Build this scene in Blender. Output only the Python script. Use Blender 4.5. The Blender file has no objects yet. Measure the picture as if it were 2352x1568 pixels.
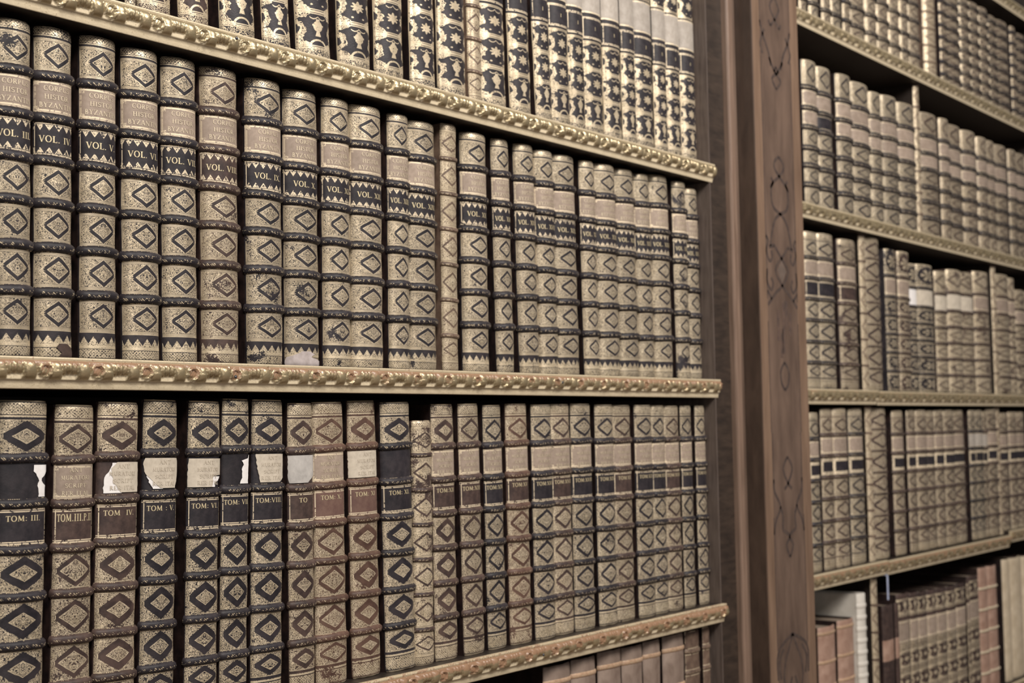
import bpy, math, random
from mathutils import Vector, Matrix
random.seed(7)
scene = bpy.context.scene
col = scene.collection

# ------------------------------------------------------------------ camera
cam_d = bpy.data.cameras.new('camera'); cam = bpy.data.objects.new('camera', cam_d); col.objects.link(cam)
ROT = Matrix(((0.60557164, -0.03757724, -0.7949031), (-0.79558695, -0.05119562, -0.60367244), (-0.01801122, 0.99798144, -0.06089858)))
cam.matrix_world = Matrix.Translation((0, -1.63, 0)) @ ROT.to_4x4()
cam_d.sensor_width = 36; cam_d.lens = 3300 * 36 / 2352
cam_d.clip_start = .05
cam_d.dof.use_dof = True; cam_d.dof.focus_distance = 2.12; cam_d.dof.aperture_fstop = 5.8
scene.camera = cam
# ------------------------------------------------------------------ world, lights, exposure
w = bpy.data.worlds.new('world'); scene.world = w; w.use_nodes = True
w.node_tree.nodes['Background'].inputs[0].default_value = (.75, .76, .82, 1)
w.node_tree.nodes['Background'].inputs[1].default_value = .09
def area(name, loc, target, size, size_y, power, colr):
    d = bpy.data.lights.new(name, 'AREA'); d.shape = 'RECTANGLE'; d.size = size; d.size_y = size_y; d.energy = power; d.color = colr
    o = bpy.data.objects.new(name, d); col.objects.link(o); o.location = loc
    o.rotation_euler = (Vector(target) - Vector(loc)).to_track_quat('-Z', 'Y').to_euler()
area('hall_light_left', (-0.2, -2.35, 2.6), (1.7, 0, .6), 1.1, 1.0, 128, (1, .945, .875))
area('fill_light_low', (0.4, -4.4, 0.2), (1.9, 0, .2), 2.4, 1.0, 22, (1, .94, .88))  # added low fill standing in for bounce, to brighten the shelf edges
area('fill_light_right', (2.9, -3.2, 2.6), (4.4, 0, .3), 1.6, 1.2, 165, (1, .945, .885))  # added fill to brighten the far bookcase, no known source
scene.view_settings.view_transform = 'Standard'; scene.view_settings.look = 'None'
scene.view_settings.exposure = 0.14; scene.view_settings.gamma = 1
scene.view_settings.use_curve_mapping = False

# ------------------------------------------------------------------ node expressions
class X:
    nt = None
    def __init__(s, v): s.v = v
    @staticmethod
    def m(op, *a):
        n = X.nt.nodes.new('ShaderNodeMath'); n.operation = op
        for i, q in enumerate(a):
            q = q.v if isinstance(q, X) else q
            if isinstance(q, (int, float)): n.inputs[i].default_value = q
            else: X.nt.links.new(q, n.inputs[i])
        return X(n.outputs[0])
    def __add__(s, o): return X.m('ADD', s, o)
    __radd__ = __add__
    def __sub__(s, o): return X.m('SUBTRACT', s, o)
    def __rsub__(s, o): return X.m('SUBTRACT', o, s)
    def __mul__(s, o): return X.m('MULTIPLY', s, o)
    __rmul__ = __mul__
    def __truediv__(s, o): return X.m('DIVIDE', s, o)
    def __gt__(s, o): return X.m('GREATER_THAN', s, o)
    def __lt__(s, o): return X.m('LESS_THAN', s, o)
    def __or__(s, o): return X.m('MAXIMUM', s, o)
    def __and__(s, o): return X.m('MULTIPLY', s, o)
    def inv(s): return X.m('SUBTRACT', 1.0, s)
    def abs(s): return X.m('ABSOLUTE', s)
    def frac(s): return X.m('FRACT', s)
    def tri(s): return (s.frac() - .5).abs() * 2
    def sqrt(s): return X.m('SQRT', s)
def within(v, a, b): return (v > a) & (v < b)
def uv(name):
    n = X.nt.nodes.new('ShaderNodeUVMap'); n.uv_map = name
    s = X.nt.nodes.new('ShaderNodeSeparateXYZ'); X.nt.links.new(n.outputs[0], s.inputs[0])
    return X(s.outputs[0]), X(s.outputs[1])
def vec(x, y, z=0.0):
    n = X.nt.nodes.new('ShaderNodeCombineXYZ')
    for i, q in enumerate((x, y, z)):
        q = q.v if isinstance(q, X) else q
        if isinstance(q, (int, float)): n.inputs[i].default_value = q
        else: X.nt.links.new(q, n.inputs[i])
    return n.outputs[0]
def noise(v, scale, detail=1.0, rough=.5, dist=0.0):
    n = X.nt.nodes.new('ShaderNodeTexNoise'); n.inputs['Scale'].default_value = scale
    n.inputs['Detail'].default_value = detail; n.inputs['Roughness'].default_value = rough; n.inputs['Distortion'].default_value = dist
    X.nt.links.new(v, n.inputs['Vector']); return X(n.outputs[0])
def voro(v, scale):
    n = X.nt.nodes.new('ShaderNodeTexVoronoi'); n.inputs['Scale'].default_value = scale
    X.nt.links.new(v, n.inputs['Vector']); return X(n.outputs['Distance'])
def objvec():
    n = X.nt.nodes.new('ShaderNodeTexCoord'); return n.outputs['Object']
def stretch(n, lo=.36, hi=.66):
    return X.m('MINIMUM', X.m('MAXIMUM', (n - lo) / (hi - lo), 0.0), 1.0)
def rnd():
    n = X.nt.nodes.new('ShaderNodeObjectInfo'); return X(n.outputs['Random'])
def mixc(f, a, b):
    n = X.nt.nodes.new('ShaderNodeMix'); n.data_type = 'RGBA'
    f = f.v if isinstance(f, X) else f
    if isinstance(f, float): n.inputs[0].default_value = f
    else: X.nt.links.new(f, n.inputs[0])
    for q, i in ((a, 6), (b, 7)):
        if isinstance(q, tuple): n.inputs[i].default_value = (*q, 1)
        else: X.nt.links.new(q, n.inputs[i])
    return n.outputs[2]
def scalec(c, f):
    n = X.nt.nodes.new('ShaderNodeVectorMath'); n.operation = 'SCALE'
    X.nt.links.new(c, n.inputs[0]); X.nt.links.new(f.v, n.inputs['Scale']); return n.outputs[0]
def new_mat(name):
    m = bpy.data.materials.new(name); m.use_nodes = True; X.nt = m.node_tree
    return m, m.node_tree.nodes['Principled BSDF']
def finish(p, color, rough=.6, metal=0.0, height=None, hdist=.0006, hstr=.6, spec=.5):
    nt = X.nt
    if isinstance(color, tuple): p.inputs['Base Color'].default_value = (*color, 1)
    else: nt.links.new(color, p.inputs['Base Color'])
    for k, v in (('Roughness', rough), ('Metallic', metal)):
        if isinstance(v, X): nt.links.new(v.v, p.inputs[k])
        else: p.inputs[k].default_value = v
    p.inputs['Specular IOR Level'].default_value = spec
    if height is not None:
        b = nt.nodes.new('ShaderNodeBump'); b.inputs['Distance'].default_value = hdist; b.inputs['Strength'].default_value = hstr
        nt.links.new(height.v, b.inputs['Height']); nt.links.new(b.outputs[0], p.inputs['Normal'])

GOLD = (.68, .565, .405); GOLD2 = (.54, .44, .30)
TONES = {'deep': ((.010, .006, .006), (.026, .014, .012)), 'black': ((.014, .012, .015), (.032, .026, .029)), 'brown': ((.034, .022, .020), (.075, .048, .040)),
         'red': ((.062, .033, .025), (.115, .066, .048)), 'tan': ((.30, .19, .12), (.40, .27, .18)), 'pale': ((.09, .058, .043), (.15, .102, .074))}
cache = {}
def leather(tone):
    k = 'leather_' + tone
    if k not in cache:
        m, p = new_mat(k); o = objvec()
        n = noise(o, 60, 4, .6); n2 = noise(o, 900, 2)
        fl = (noise(o, 420, 1) > .66) * .5
        c = mixc(stretch(n), *TONES[tone]); c = scalec(c, rnd() * .5 + .75)
        finish(p, c, .55, 0.0, n + n2 * .3, .0008, .6, .28)
        cache[k] = m
    return cache[k]
def band_mat(tone):
    k = 'band_leather_' + tone
    if k not in cache:
        m, p = new_mat(k); o = objvec(); pu, pv = uv('P'); mu, mv = uv('M')
        hatch = (mu * 330 + mv * 330).tri() > .45
        g = within(pv, -.42, .12) & hatch & (noise(o, 220, 2) > .54)
        g = g | (within(pv.abs(), .86, .97) & ((mu * 420).tri() > .35) & (noise(o, 250, 2) > .56))
        n = noise(o, 80, 4, .6)
        c = mixc(g, scalec(mixc(stretch(n), *TONES[tone]), rnd() * .4 + .8), GOLD2)
        finish(p, c, .5, g * .4, n + noise(o, 900, 1) * .3, .0008, .6, .3)
        cache[k] = m
    return cache[k]
def curl(mu, mv, scale, bands, thr, seed=0.0):
    v = vec(mu.abs(), mv, rnd() * 3 + seed)
    return (noise(v, scale, 1.0, .5, .6) * bands).tri() > thr
def tooled(style, tone, wear=.0):
    k = 'gold_tooled_%s_%s_%d' % (style, tone, wear * 100)
    if k in cache: return cache[k]
    m, p = new_mat(k); pu, pv = uv('P'); mu, mv = uv('M'); o = objvec()
    au, av = pu.abs(), pv.abs()
    wob = noise(vec(mu, mv, rnd() * 9), 70, 2) * .16 - .08
    if style == 'diamond':
        fil = curl(mu, mv, 290, 6.5, .40) & (voro(vec(mu.abs(), mv), 520) > .25)
        d = au / .58 + av / .80 + wob * .8
        fil = fil | within(d, .99, 1.05) | within(d, .60, .655)
        ring = within(d, .655, .99)
        notch = (av < .10) & (d > .86)
        g = fil & (ring & notch.inv()).inv()
        lip = (av > .80)
        g = (g & lip.inv()) | (lip & within(av, .805, .83).inv() & within(av, .88, .905).inv() & ((av > .955) & ((mu * 520).tri() > .5)).inv())
        side = (au > .84) & lip.inv()
        g = (g & side.inv()) | (side & within(au, .85, .87).inv() & (au < .93))
        g = g & (au < .925)
    elif style in ('bold', 'bold_thin'):
        fil = curl(mu, mv, 235, 6.5, .40) & (voro(vec(mu.abs(), mv), 420) > .22)
        d = au / .78 + av / .92 + wob
        inner = .50 if style == 'bold' else .68
        g = fil & within(d, inner, 1.0).inv()
        g = g | within(d, inner - .05, inner)
        pt = (au > .60) & (av < .10) & (d < 1.05)
        g = (g & pt.inv()) | (pt & (au > .66) & ((mu * 260).tri() > .35))
        g = (g | within(av, .93, .97)) & (av < .985) & (au < .925)
    elif style == 'lattice':
        fil = curl(mu, mv, 230, 5, .28)
        d = au / .85 + av / .66 + wob
        g = fil & within(d, .76, 1.0).inv()
        g = (g | (av > .84)) & within(av, .88, .91).inv() & (au < .97)
    elif style == 'lace':      # dark strip above, a row of gold teeth below
        t = (mu * 78).tri()
        g = (pv < t * .95 - .55) & (curl(mu, mv, 300, 5, .25) | (pv < -.8))
        g = (g | (pv > .90)) & (au < .925)
    elif style == 'strip':
        zig = ((mu + mv) * 240).tri() * 1.0
        zig2 = ((mu - mv) * 240).tri()
        g = ((zig > .36) & (zig2 > .36)) | curl(mu, mv, 260, 5, .55)
        g = (g | within(av, .80, .95)) & within(av, .68, .78).inv() & (au < .925)
    elif style == 'key':       # greek key rows of the scroll bindings
        g = curl(mu, mv, 190, 5.5, .52) | within(av, .80, .93)
        g = g & (au < .97)
    elif style in ('scroll', 'vase'):
        rr = ((au - .97) * (au - .97) + (pv + .04) * (pv + .04)).sqrt()
        w1 = noise(vec(mu.abs(), mv, rnd() * 5), 130, 1.0, .5, .4)
        fol = (w1 * 5.5).tri() > .22
        edge = (w1 - .5) * .34
        ring = within(rr + edge, .28, .54) & (fol | within(rr, .30, .37)) | within(rr, .31, .355)
        up = X.m('MAXIMUM', (au - .26) / .74, 0.0).sqrt()
        leaf = ((pv + .93 + edge) < (up * .52)) & (au > .24)
        leaf = leaf | (((pv * -1.0 + .93 + edge) < (up * .46)) & (au > .28))
        leaf = leaf & fol
        th = X.m('ARCTAN2', pv, pu)
        r = (pu * pu * 1.5 + pv * pv).sqrt()
        if style == 'scroll':
            fl = r < (X.m('COSINE', th * 8) * .07 + .27)
        else:
            fl = ((pu * pu * 2.9 + (pv - .20) * (pv - .20)).sqrt() < .30) | (within(pv, -.35, .0) & (au < (pv * -.2 + .04))) | (within(pv, .2, .30) & (au < .21)) | (within(pv, .44, .60) & (au < .07))
            ar = ((pu * pu * 1.6 + (pv + .92) * (pv + .92))).sqrt()
            fl = fl | within(ar, .32, .42)
        sw = within(pv - (au - .17) * (au - .17) * 5, .56, .62) & (au < .30)
        dots = ((au - .22) * (au - .22) + (pv + .62) * (pv + .62)).sqrt() < (.05 if style == 'scroll' else .0)
        g = ring | leaf | fl | sw | dots
        g = g & (noise(vec(mu, mv, rnd()), 500, 1) > .33)
        g = (g | within(av, .855, .91) | (av > .945) | within(au, .90, .97)) & (au < .97)
    elif style == 'lines':
        g = within(av, .84, .93) | within(au, .88, .92)
        g = g & (noise(o, 60, 2) > .42)
    elif style == 'rosette':
        th = X.m('ARCTAN2', pv, pu); r = (pu * pu + pv * pv).sqrt()
        g = within(r, .0, .5) & (X.m('COSINE', th * 6) > -.1)
        g = g | (curl(mu, mv, 150, 4, .55) & (r > .7)) | (av > .86)
        g = g & (au < .96)
    # rubbed patches where the leather shows through
    big = noise(vec(mu, mv, rnd() * 7), 28, 3, .6)
    fine = noise(vec(mu, mv, rnd() * 4), 420, 2)
    rub = (big * .75 + fine * .35) > (.715 - wear)
    g = g & rub.inv()
    n = noise(o, 60, 3)
    goldc = mixc(stretch(noise(vec(mu, mv, rnd()), 70, 3)), GOLD2, GOLD)
    c = mixc(g, mixc(stretch(n), *TONES[tone]), goldc)
    c = scalec(c, rnd() * .22 + .89)
    finish(p, c, .48 - g * .10, g * .42, g * .4 + fine * .8 + big, .0005, .5, .3)
    cache[k] = m; return m
def label_mat(kind):
    k = 'label_' + kind
    if k in cache: return cache[k]
    m, p = new_mat(k); pu, pv = uv('P'); mu, mv = uv('M'); o = objvec(); au, av = pu.abs(), pv.abs()
    n = noise(o, 70, 4, .65)
    cols = {'tan': ((.235, .18, .14), (.32, .25, .20)), 'grey': ((.31, .27, .23), (.40, .355, .31)), 'lace': TONES['black'], 'lace_brown': TONES['brown'], 'framed': TONES['black'],
            'black': TONES['black'], 'brown': TONES['brown'], 'red': ((.11, .06, .05), (.15, .09, .07))}
    base = mixc(stretch(n), *cols[kind])
    if kind.startswith('lace'):
        t = ((mu + .5) * 88).tri()
        g = av > (.90 - t * .40)
        g = (g & ((curl(mu, mv, 330, 5, .3) | (av < (.99 - t * .40))) & within(av, .86, .90).inv()))
        g = g | within(av, .90, .95) | within(au, .90, .95)
    elif kind == 'tan':
        g = within(av, .80, .90) | within(av, .94, .98) | within(au, .86, .90) | within(au, .93, .96)
        g = g | ((au > .72) & (av > .62) & curl(mu, mv, 260, 4, .5))
    elif kind == 'grey':
        g = av > .9
    elif kind == 'framed':
        g = (av > .60) | (au > .75)
    else:
        g = within(av, .80, .86) | within(av, .90, .98) | within(au, .80, .86)
    g = g & (noise(o, 260, 2) > .40)
    c = mixc(g, base, GOLD)
    c = scalec(c, rnd() * .2 + .9)
    finish(p, c, .52, g * .35, n + noise(o, 700, 1) * .3, .0005, .5, .28)
    cache[k] = m; return m
def plain(name, a, b, rough=.6, scale=40, stretch=(1, 1, 1), metal=0.0, bump=.5, detail=4, spec=.5):
    if name in cache: return cache[name]
    m, p = new_mat(name); o = objvec()
    mp = X.nt.nodes.new('ShaderNodeMapping'); mp.inputs['Scale'].default_value = stretch; X.nt.links.new(o, mp.inputs[0])
    n = noise(mp.outputs[0], scale, detail, .6, .3)
    nn = (n - .32) * 2.6
    mr = X.m('MINIMUM', X.m('MAXIMUM', nn, 0.0), 1.0)
    finish(p, mixc(mr, a, b), rough, metal, n, .0008, bump, spec)
    cache[name] = m; return m
def edging_mat():
    m, p = new_mat('gilded_carving'); o = objvec()
    a = X.nt.nodes.new('ShaderNodeVertexColor'); a.layer_name = 'Zone'
    s = X.nt.nodes.new('ShaderNodeSeparateColor'); X.nt.links.new(a.outputs[0], s.inputs[0])
    r, g = X(s.outputs[0]), X(s.outputs[1])
    n = noise(o, 45, 4, .6); f = noise(o, 400, 3)
    gild = mixc(n, (.30, .235, .135), (.50, .40, .25))
    cream = mixc(n, (.50, .41, .27), (.66, .56, .40))
    cream = mixc((f > .66) * .5, cream, (.25, .18, .10))
    c = mixc(g, cream, gild)
    bole = (r * 1.0 + (n - .5) * .9 + (f - .5) * .9) > .50
    c = mixc(bole * .7, c, (.22, .095, .055))
    finish(p, c, .45 - g * .12, g * .62 * bole.inv(), f, .0006, .5)
    return m
GILT = edging_mat()
LETTER = plain('gold_lettering', (.56, .46, .28), (.68, .57, .37), .4, 300, metal=.3)
GHOST = plain('ghost_lettering', (.38, .32, .245), (.52, .45, .36), .7, 300)
FAINT = plain('faded_lettering', (.46, .38, .27), (.60, .50, .36), .5, 300, metal=.2)
PAPER = plain('torn_paper', (.50, .46, .41), (.66, .61, .54), .8, 120)
CREAM = plain('cream_label_leather', (.40, .345, .275), (.55, .48, .385), .75, 75)
WHITE = plain('white_paper', (.66, .62, .60), (.76, .73, .71), .8, 90)
PAGES = plain('page_edges', (.16, .12, .085), (.26, .20, .15), .8, 300, (1, .05, .05))
DARKWOOD = plain('dark_walnut', (.017, .011, .008), (.046, .030, .021), .5, 14, (1, 1, 4))
CASEWOOD = plain('case_walnut', (.012, .008, .006), (.026, .017, .013), .5, 14, (6, 6, .6))
GREYWOOD = plain('worn_case_edge', (.075, .055, .046), (.13, .10, .085), .5, 22, (6, 6, .5))
PILWOOD = plain('pilaster_walnut', (.075, .048, .035), (.155, .102, .074), .42, 6, (3.2, 3.2, .8), detail=7)
BORDERWOOD = plain('pilaster_border_wood', (.13, .08, .052), (.21, .135, .09), .42, 10, (5, 5, .5), detail=6)
MOULDWOOD = plain('moulding_walnut', (.135, .088, .064), (.23, .155, .115), .35, 12, (5, 5, .4))
SHADEDFLANK = plain('shaded_flank_walnut', (.040, .025, .018), (.075, .048, .034), .45, 12, (3, 3, .8))  # shade on the pilaster's left flank, put into a darker wood colour
INLAY = plain('dark_inlay', (.045, .032, .028), (.085, .058, .046), .45, 60)
METAL = plain('nail_metal', (.05, .05, .055), (.12, .12, .13), .35, 200, metal=.8)

# ------------------------------------------------------------------ mesh builder
class MB:
    def __init__(s): s.v = []; s.f = []; s.mi = []; s.P = []; s.M = []; s.c = {}
    def grid(s, fn, ts, zs, mi=0, P=None, M=None, close=False):
        b = len(s.v); n = len(ts)
        for z in zs:
            for t in ts: s.v.append(fn(t, z))
        for j in range(len(zs) - 1):
            for i in range(n - 1):
                s.f.append((b + j*n + i, b + j*n + i + 1, b + (j+1)*n + i + 1, b + (j+1)*n + i)); s.mi.append(mi)
                q = ((i, j), (i+1, j), (i+1, j+1), (i, j+1))
                for (a, d) in q:
                    s.P.append(P(ts[a], zs[d]) if P else (0, 0)); s.M.append(M(ts[a], zs[d]) if M else (0, 0))
    def quad(s, pts, mi=0):
        b = len(s.v); s.v += pts; s.f.append(tuple(range(b, b + len(pts)))); s.mi.append(mi)
        s.P += [(0, 0)] * len(pts); s.M += [(0, 0)] * len(pts)
    def box(s, a, b, mi=0):
        (x0, y0, z0), (x1, y1, z1) = a, b
        k = len(s.v); s.v += [(x0,y0,z0),(x1,y0,z0),(x1,y1,z0),(x0,y1,z0),(x0,y0,z1),(x1,y0,z1),(x1,y1,z1),(x0,y1,z1)]
        for f in ((0,3,2,1),(4,5,6,7),(0,1,5,4),(1,2,6,5),(2,3,7,6),(3,0,4,7)):
            s.f.append(tuple(k+i for i in f)); s.mi.append(mi); s.P += [(0,0)]*4; s.M += [(0,0)]*4
    def build(s, name, mats, parent=None, smooth=True, bevel=0):
        me = bpy.data.meshes.new(name); me.from_pydata(s.v, [], s.f)
        for m in (mats if isinstance(mats, (list, tuple)) else [mats]): me.materials.append(m)
        me.polygons.foreach_set('material_index', s.mi)
        me.polygons.foreach_set('use_smooth', [smooth] * len(s.f))
        for nm, d in (('P', s.P), ('M', s.M)):
            l = me.uv_layers.new(name=nm); l.data.foreach_set('uv', [c for p in d for c in p])
        o = bpy.data.objects.new(name, me); col.objects.link(o)
        if parent: o.parent = parent
        if bevel:
            bv = o.modifiers.new('bevel', 'BEVEL'); bv.width = bevel; bv.segments = 2; bv.limit_method = 'ANGLE'
        return o
def box(name, a, b, mat, parent=None, bevel=0):
    m = MB(); m.box(a, b); return m.build(name, mat, parent, False, bevel)
def empty(name, loc, label, cat, group=None, ry=0):
    o = bpy.data.objects.new(name, None); col.objects.link(o); o.location = loc; o.rotation_euler = (0, ry, 0)
    o.empty_display_size = .02
    o['label'] = label; o['category'] = cat
    if group: o['group'] = group
    return o

# ------------------------------------------------------------------ lettering: serif capitals as strokes
def arc(cx, cy, rx, ry, a0, a1, n, w0, w1):
    out = []
    for i in range(n):
        A = math.radians(a0 + (a1 - a0) * i / n); B = math.radians(a0 + (a1 - a0) * (i + 1) / n)
        mid = abs(math.cos((A + B) / 2)); ww = w1 + (w0 - w1) * mid
        out.append((cx + rx*math.cos(A), cy + ry*math.sin(A), cx + rx*math.cos(B), cy + ry*math.sin(B), ww))
    return out
TK, TN = .17, .08
def ser(x, y, w=.17): return [(x - w, y, x + w, y, .06)]
def stem(x, y0=0, y1=1, w=TK): return [(x, y0, x, y1, w)] + ser(x, .03 if y0 == 0 else y0) + ser(x, .97 if y1 == 1 else y1)
G = {
 'I': (.42, stem(.21)), 'L': (.66, stem(.18) + [(.18, .03, .6, .03, TN), (.6, 0, .6, .2, .07)]),
 'V': (.84, [(.1, 1, .42, 0, TK), (.42, 0, .74, 1, TN)] + ser(.1, .97) + ser(.74, .97, .12)),
 'X': (.84, [(.12, 1, .72, 0, TK), (.12, 0, .72, 1, TN)] + ser(.12, .97) + ser(.72, .97, .12) + ser(.12, .03, .12) + ser(.72, .03)),
 'O': (.9, arc(.44, .5, .36, .5, 0, 360, 14, TK, TN)),
 'T': (.78, stem(.38) + [(.04, .96, .72, .96, TN), (.04, .8, .04, 1, .07), (.72, .8, .72, 1, .07)]),
 'M': (1.04, [(.14, 0, .18, 1, TN), (.18, 1, .5, .1, TK), (.5, .1, .82, 1, TN), (.84, 0, .82, 1, TK)] + ser(.14, .03, .12) + ser(.84, .03)),
 'N': (.92, [(.16, 0, .16, 1, TN), (.16, 1, .74, 0, TK), (.74, 0, .74, 1, TN)] + ser(.16, .03, .12) + ser(.74, .97, .12)),
 'P': (.68, stem(.18) + arc(.26, .73, .3, .25, -90, 90, 7, TK, TN)),
 'B': (.74, stem(.18) + arc(.26, .75, .27, .23, -90, 90, 7, TK, TN) + arc(.26, .27, .34, .25, -90, 90, 7, TK, TN)),
 'R': (.8, stem(.18) + arc(.26, .74, .28, .24, -90, 90, 7, TK, TN) + [(.32, .5, .72, 0, TK)]),
 'C': (.84, arc(.46, .5, .37, .49, 50, 310, 11, TK, TN) + [(.7, .68, .7, .92, .07)]),
 'S': (.62, arc(.31, .74, .22, .23, 20, 270, 8, .13, .11) + arc(.31, .27, .24, .25, 90, -150, 8, .14, .11)),
 'U': (.86, [(.17, .3, .17, 1, TK), (.7, .3, .7, 1, TN)] + arc(.435, .32, .265, .3, 180, 360, 7, TK, TN) + ser(.17, .97) + ser(.7, .97, .12)),
 'H': (.9, stem(.18) + stem(.72) + [(.18, .52, .72, .52, TN)]),
 'E': (.7, stem(.18) + [(.18, .97, .6, .97, TN), (.18, .52, .5, .52, TN), (.18, .03, .62, .03, TN), (.6, .8, .6, 1, .07), (.62, 0, .62, .22, .07)]),
 'A': (.86, [(.1, 0, .43, 1, TN), (.43, 1, .76, 0, TK), (.22, .33, .65, .33, TN)] + ser(.1, .03, .12) + ser(.76, .03)),
 'Y': (.84, [(.12, 1, .42, .48, TK), (.42, .48, .72, 1, TN), (.42, 0, .42, .5, TK)] + ser(.12, .97) + ser(.72, .97, .12) + ser(.42, .03)),
 'Z': (.76, [(.1, .97, .66, .97, TN), (.66, .97, .1, .03, TK), (.1, .03, .68, .03, TN), (.1, .8, .1, 1, .07), (.68, 0, .68, .22, .07)]),
 '.': (.3, [(.08, .07, .22, .07, .15)]), ':': (.3, [(.08, .12, .22, .12, .14), (.08, .6, .22, .6, .14)]), ' ': (.4, [])}
def lettering(name, text, hgt, uc, zc, P, La, parent, mat, maxw=None, squeeze=1.0, off=.0011, space=.06):
    tot = sum(G[c][0] + space for c in text) * hgt * squeeze
    if maxw and tot > maxw: squeeze *= maxw / tot; tot = maxw
    m = MB(); x = uc - tot / 2
    for c in text:
        wd, st = G[c]
        for (x0, y0, x1, y1, w_) in st:
            ax, ay, bx, by = x + x0*hgt*squeeze, zc - hgt/2 + y0*hgt, x + x1*hgt*squeeze, zc - hgt/2 + y1*hgt
            dx, dy = bx - ax, by - ay; L = math.hypot(dx, dy) or 1e-6
            nx, ny = -dy / L * w_*hgt/2 * (squeeze if abs(dy) > abs(dx) else 1), dx / L * w_*hgt/2
            pts = [(ax+nx, ay+ny), (ax-nx, ay-ny), (bx-nx, by-ny), (bx+nx, by+ny)]
            if max(abs(p[0]) for p in pts) > La * .97: continue
            m.quad([P(p[0] / La, p[1], off) for p in pts])
        x += (wd + space) * hgt * squeeze
    if not m.f: return None
    return m.build(name, mat, parent, False)
# ------------------------------------------------------------------ books
def make_book(label, group, x0, W, H, lean, yfront, zb, k, zones, bands=(), band_h=.0115, band_d=.0042, tone='black', labels=(), nu=16,
              patches=(), jag=.0, name='book', cat='book', depth=.25, text=True, base_tone=None, simple=False, base_mat=None, bmat=None):
    rd = random.Random(int(x0 * 10007) + int(zb * 991))
    b = k * W; yJ = yfront + b
    root = empty(name, (x0 + W/2, yJ, zb), label, cat, group, lean)
    a = W / 2; c = .985; smx = math.sin(c * math.pi/2)
    def P(t, z, off=0.0):
        ph = t * c * math.pi / 2; sx, cx_ = math.sin(ph), math.cos(ph)
        nx, ny = sx * b, -cx_ * a; L = math.hypot(nx, ny)
        # the shoulder rounds in slightly at head and tail
        e = min(z, H - z); r = -.0022 * max(0, 1 - e / .006) ** 2
        off2 = off + r
        return (a * sx / smx * .978 + nx / L * off2, -b * cx_ + ny / L * off2, z)
    La = 0; pp = P(0, H/2)
    for i in range(1, 21):
        q = P(i / 20, H/2); La += math.hypot(q[0]-pp[0], q[1]-pp[1]); pp = q
    # --- spine
    sp = MB(); mats = []; ts = [-1 + 2*i/nu for i in range(nu+1)]
    uoff = rd.random() * 4
    for (f0, f1, mt) in zones:
        z1, z0 = H * (1 - f0), H * (1 - f1)
        if mt not in mats: mats.append(mt)
        n = max(1, int((z1 - z0) / (.02 if simple else .009)))
        zs = [z0 + (z1 - z0) * i / n for i in range(n+1)]
        if f0 == 0: zs[-1:] = [z1 - .004, z1 - .001, z1]
        if f1 == 1: zs[:1] = [z0, z0 + .001, z0 + .004]
        def fn(t, z, H=H):
            j = 0
            if jag and z > H - .0005: j = -abs(rd.gauss(0, jag))
            if jag and z < .0005: j = abs(rd.gauss(0, jag * .3))
            wv = .0005 * math.sin(z * 55 + x0 * 90) if not simple else 0
            q = P(t, z, wv); return (q[0], q[1], q[2] + j)
        sp.grid(fn, ts, zs, mats.index(mt), P=lambda t, z: (t, (z - (z0+z1)/2) / ((z1-z0)/2)), M=lambda t, z: (t * La, z + uoff))
    # rounded cap tucked in over the page block
    def capfn(t, s): q = P(t, H - .0005, 0); return (q[0] * (1 - .35*s), q[1] * (1 - .8*s), H - .0005 - .004*s*s - (jag if s else 0))
    sp.grid(capfn, ts, [0, .5, 1], 0)
    so = sp.build('spine', mats, root)
    # --- boards and pages
    lt = base_mat or leather(base_tone or tone)
    bd = None
    for s in (-1, 1):
        m = MB(); xa = s * (a - .0005); xb = s * (a - .0040)
        m.box((min(xa, xb), .0012, 0), (max(xa, xb), depth, H - .001)); m.build('cover_board', lt, root, False)
    m = MB(); m.box((-a + .0042, .0015, .003), (a - .0042, depth - .006, H - .007)); m.build('page_block', PAGES, root, False)
    # --- raised bands, one mesh shared by all bands of the book
    if bands:
        me = None
        for f in bands:
            zc = H * (1 - f)
            if me is None or jag:
                bm_ = MB(); prof = [(-.62, .0001), (-.5, .45), (-.3, .88), (0, 1.0), (.3, .88), (.5, .45), (.62, .0001)]
                if simple: prof = [(-.6, .0001), (-.35, .8), (0, 1), (.35, .8), (.6, .0001)]
                def bf(t, j):
                    z, h = prof[int(j)]; zz = z * band_h; e = (1 - .35 * abs(t) ** 8)
                    wb = .0006 * math.sin(t * 3 + f * 40) * (0 if simple else 1)
                    q = P(t, H/2, .0004 + h * band_d * e)
                    return (q[0], q[1], zz + wb)
                bm_.grid(bf, ts, list(range(len(prof))), 0, P=lambda t, j: (t, prof[int(j)][0] / .62), M=lambda t, j: (t * La, prof[int(j)][0] * band_h + f * 3))
                o = bm_.build('raised_band', bmat or band_mat(tone), root); me = o.data
            else:
                o = bpy.data.objects.new('raised_band', me); col.objects.link(o); o.parent = root
            o.location = (0, 0, zc)
    # --- labels
    for (lname, f0, f1, mt, lines, lab) in labels:
        z1, z0 = H * (1 - f0), H * (1 - f1)
        lm = MB(); n = 4
        lm.grid(lambda t, z: P(t, z, .0006), [q * .925 for q in ts], [z0 + (z1-z0)*i/n for i in range(n+1)], 0,
                P=lambda t, z: (t / .925, (z - (z0+z1)/2) / ((z1-z0)/2)), M=lambda t, z: (t * La, z + uoff))
        lo = lm.build(lname, mt, root)
        if lab: lo['label'] = lab
        for (txt, hh, vf, lmat, sq) in lines:
            lettering('lettering', txt, hh, La * -.04, z1 + (z0 - z1) * vf, P, La, lo, lmat, maxw=La * 1.30, squeeze=sq)
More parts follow.
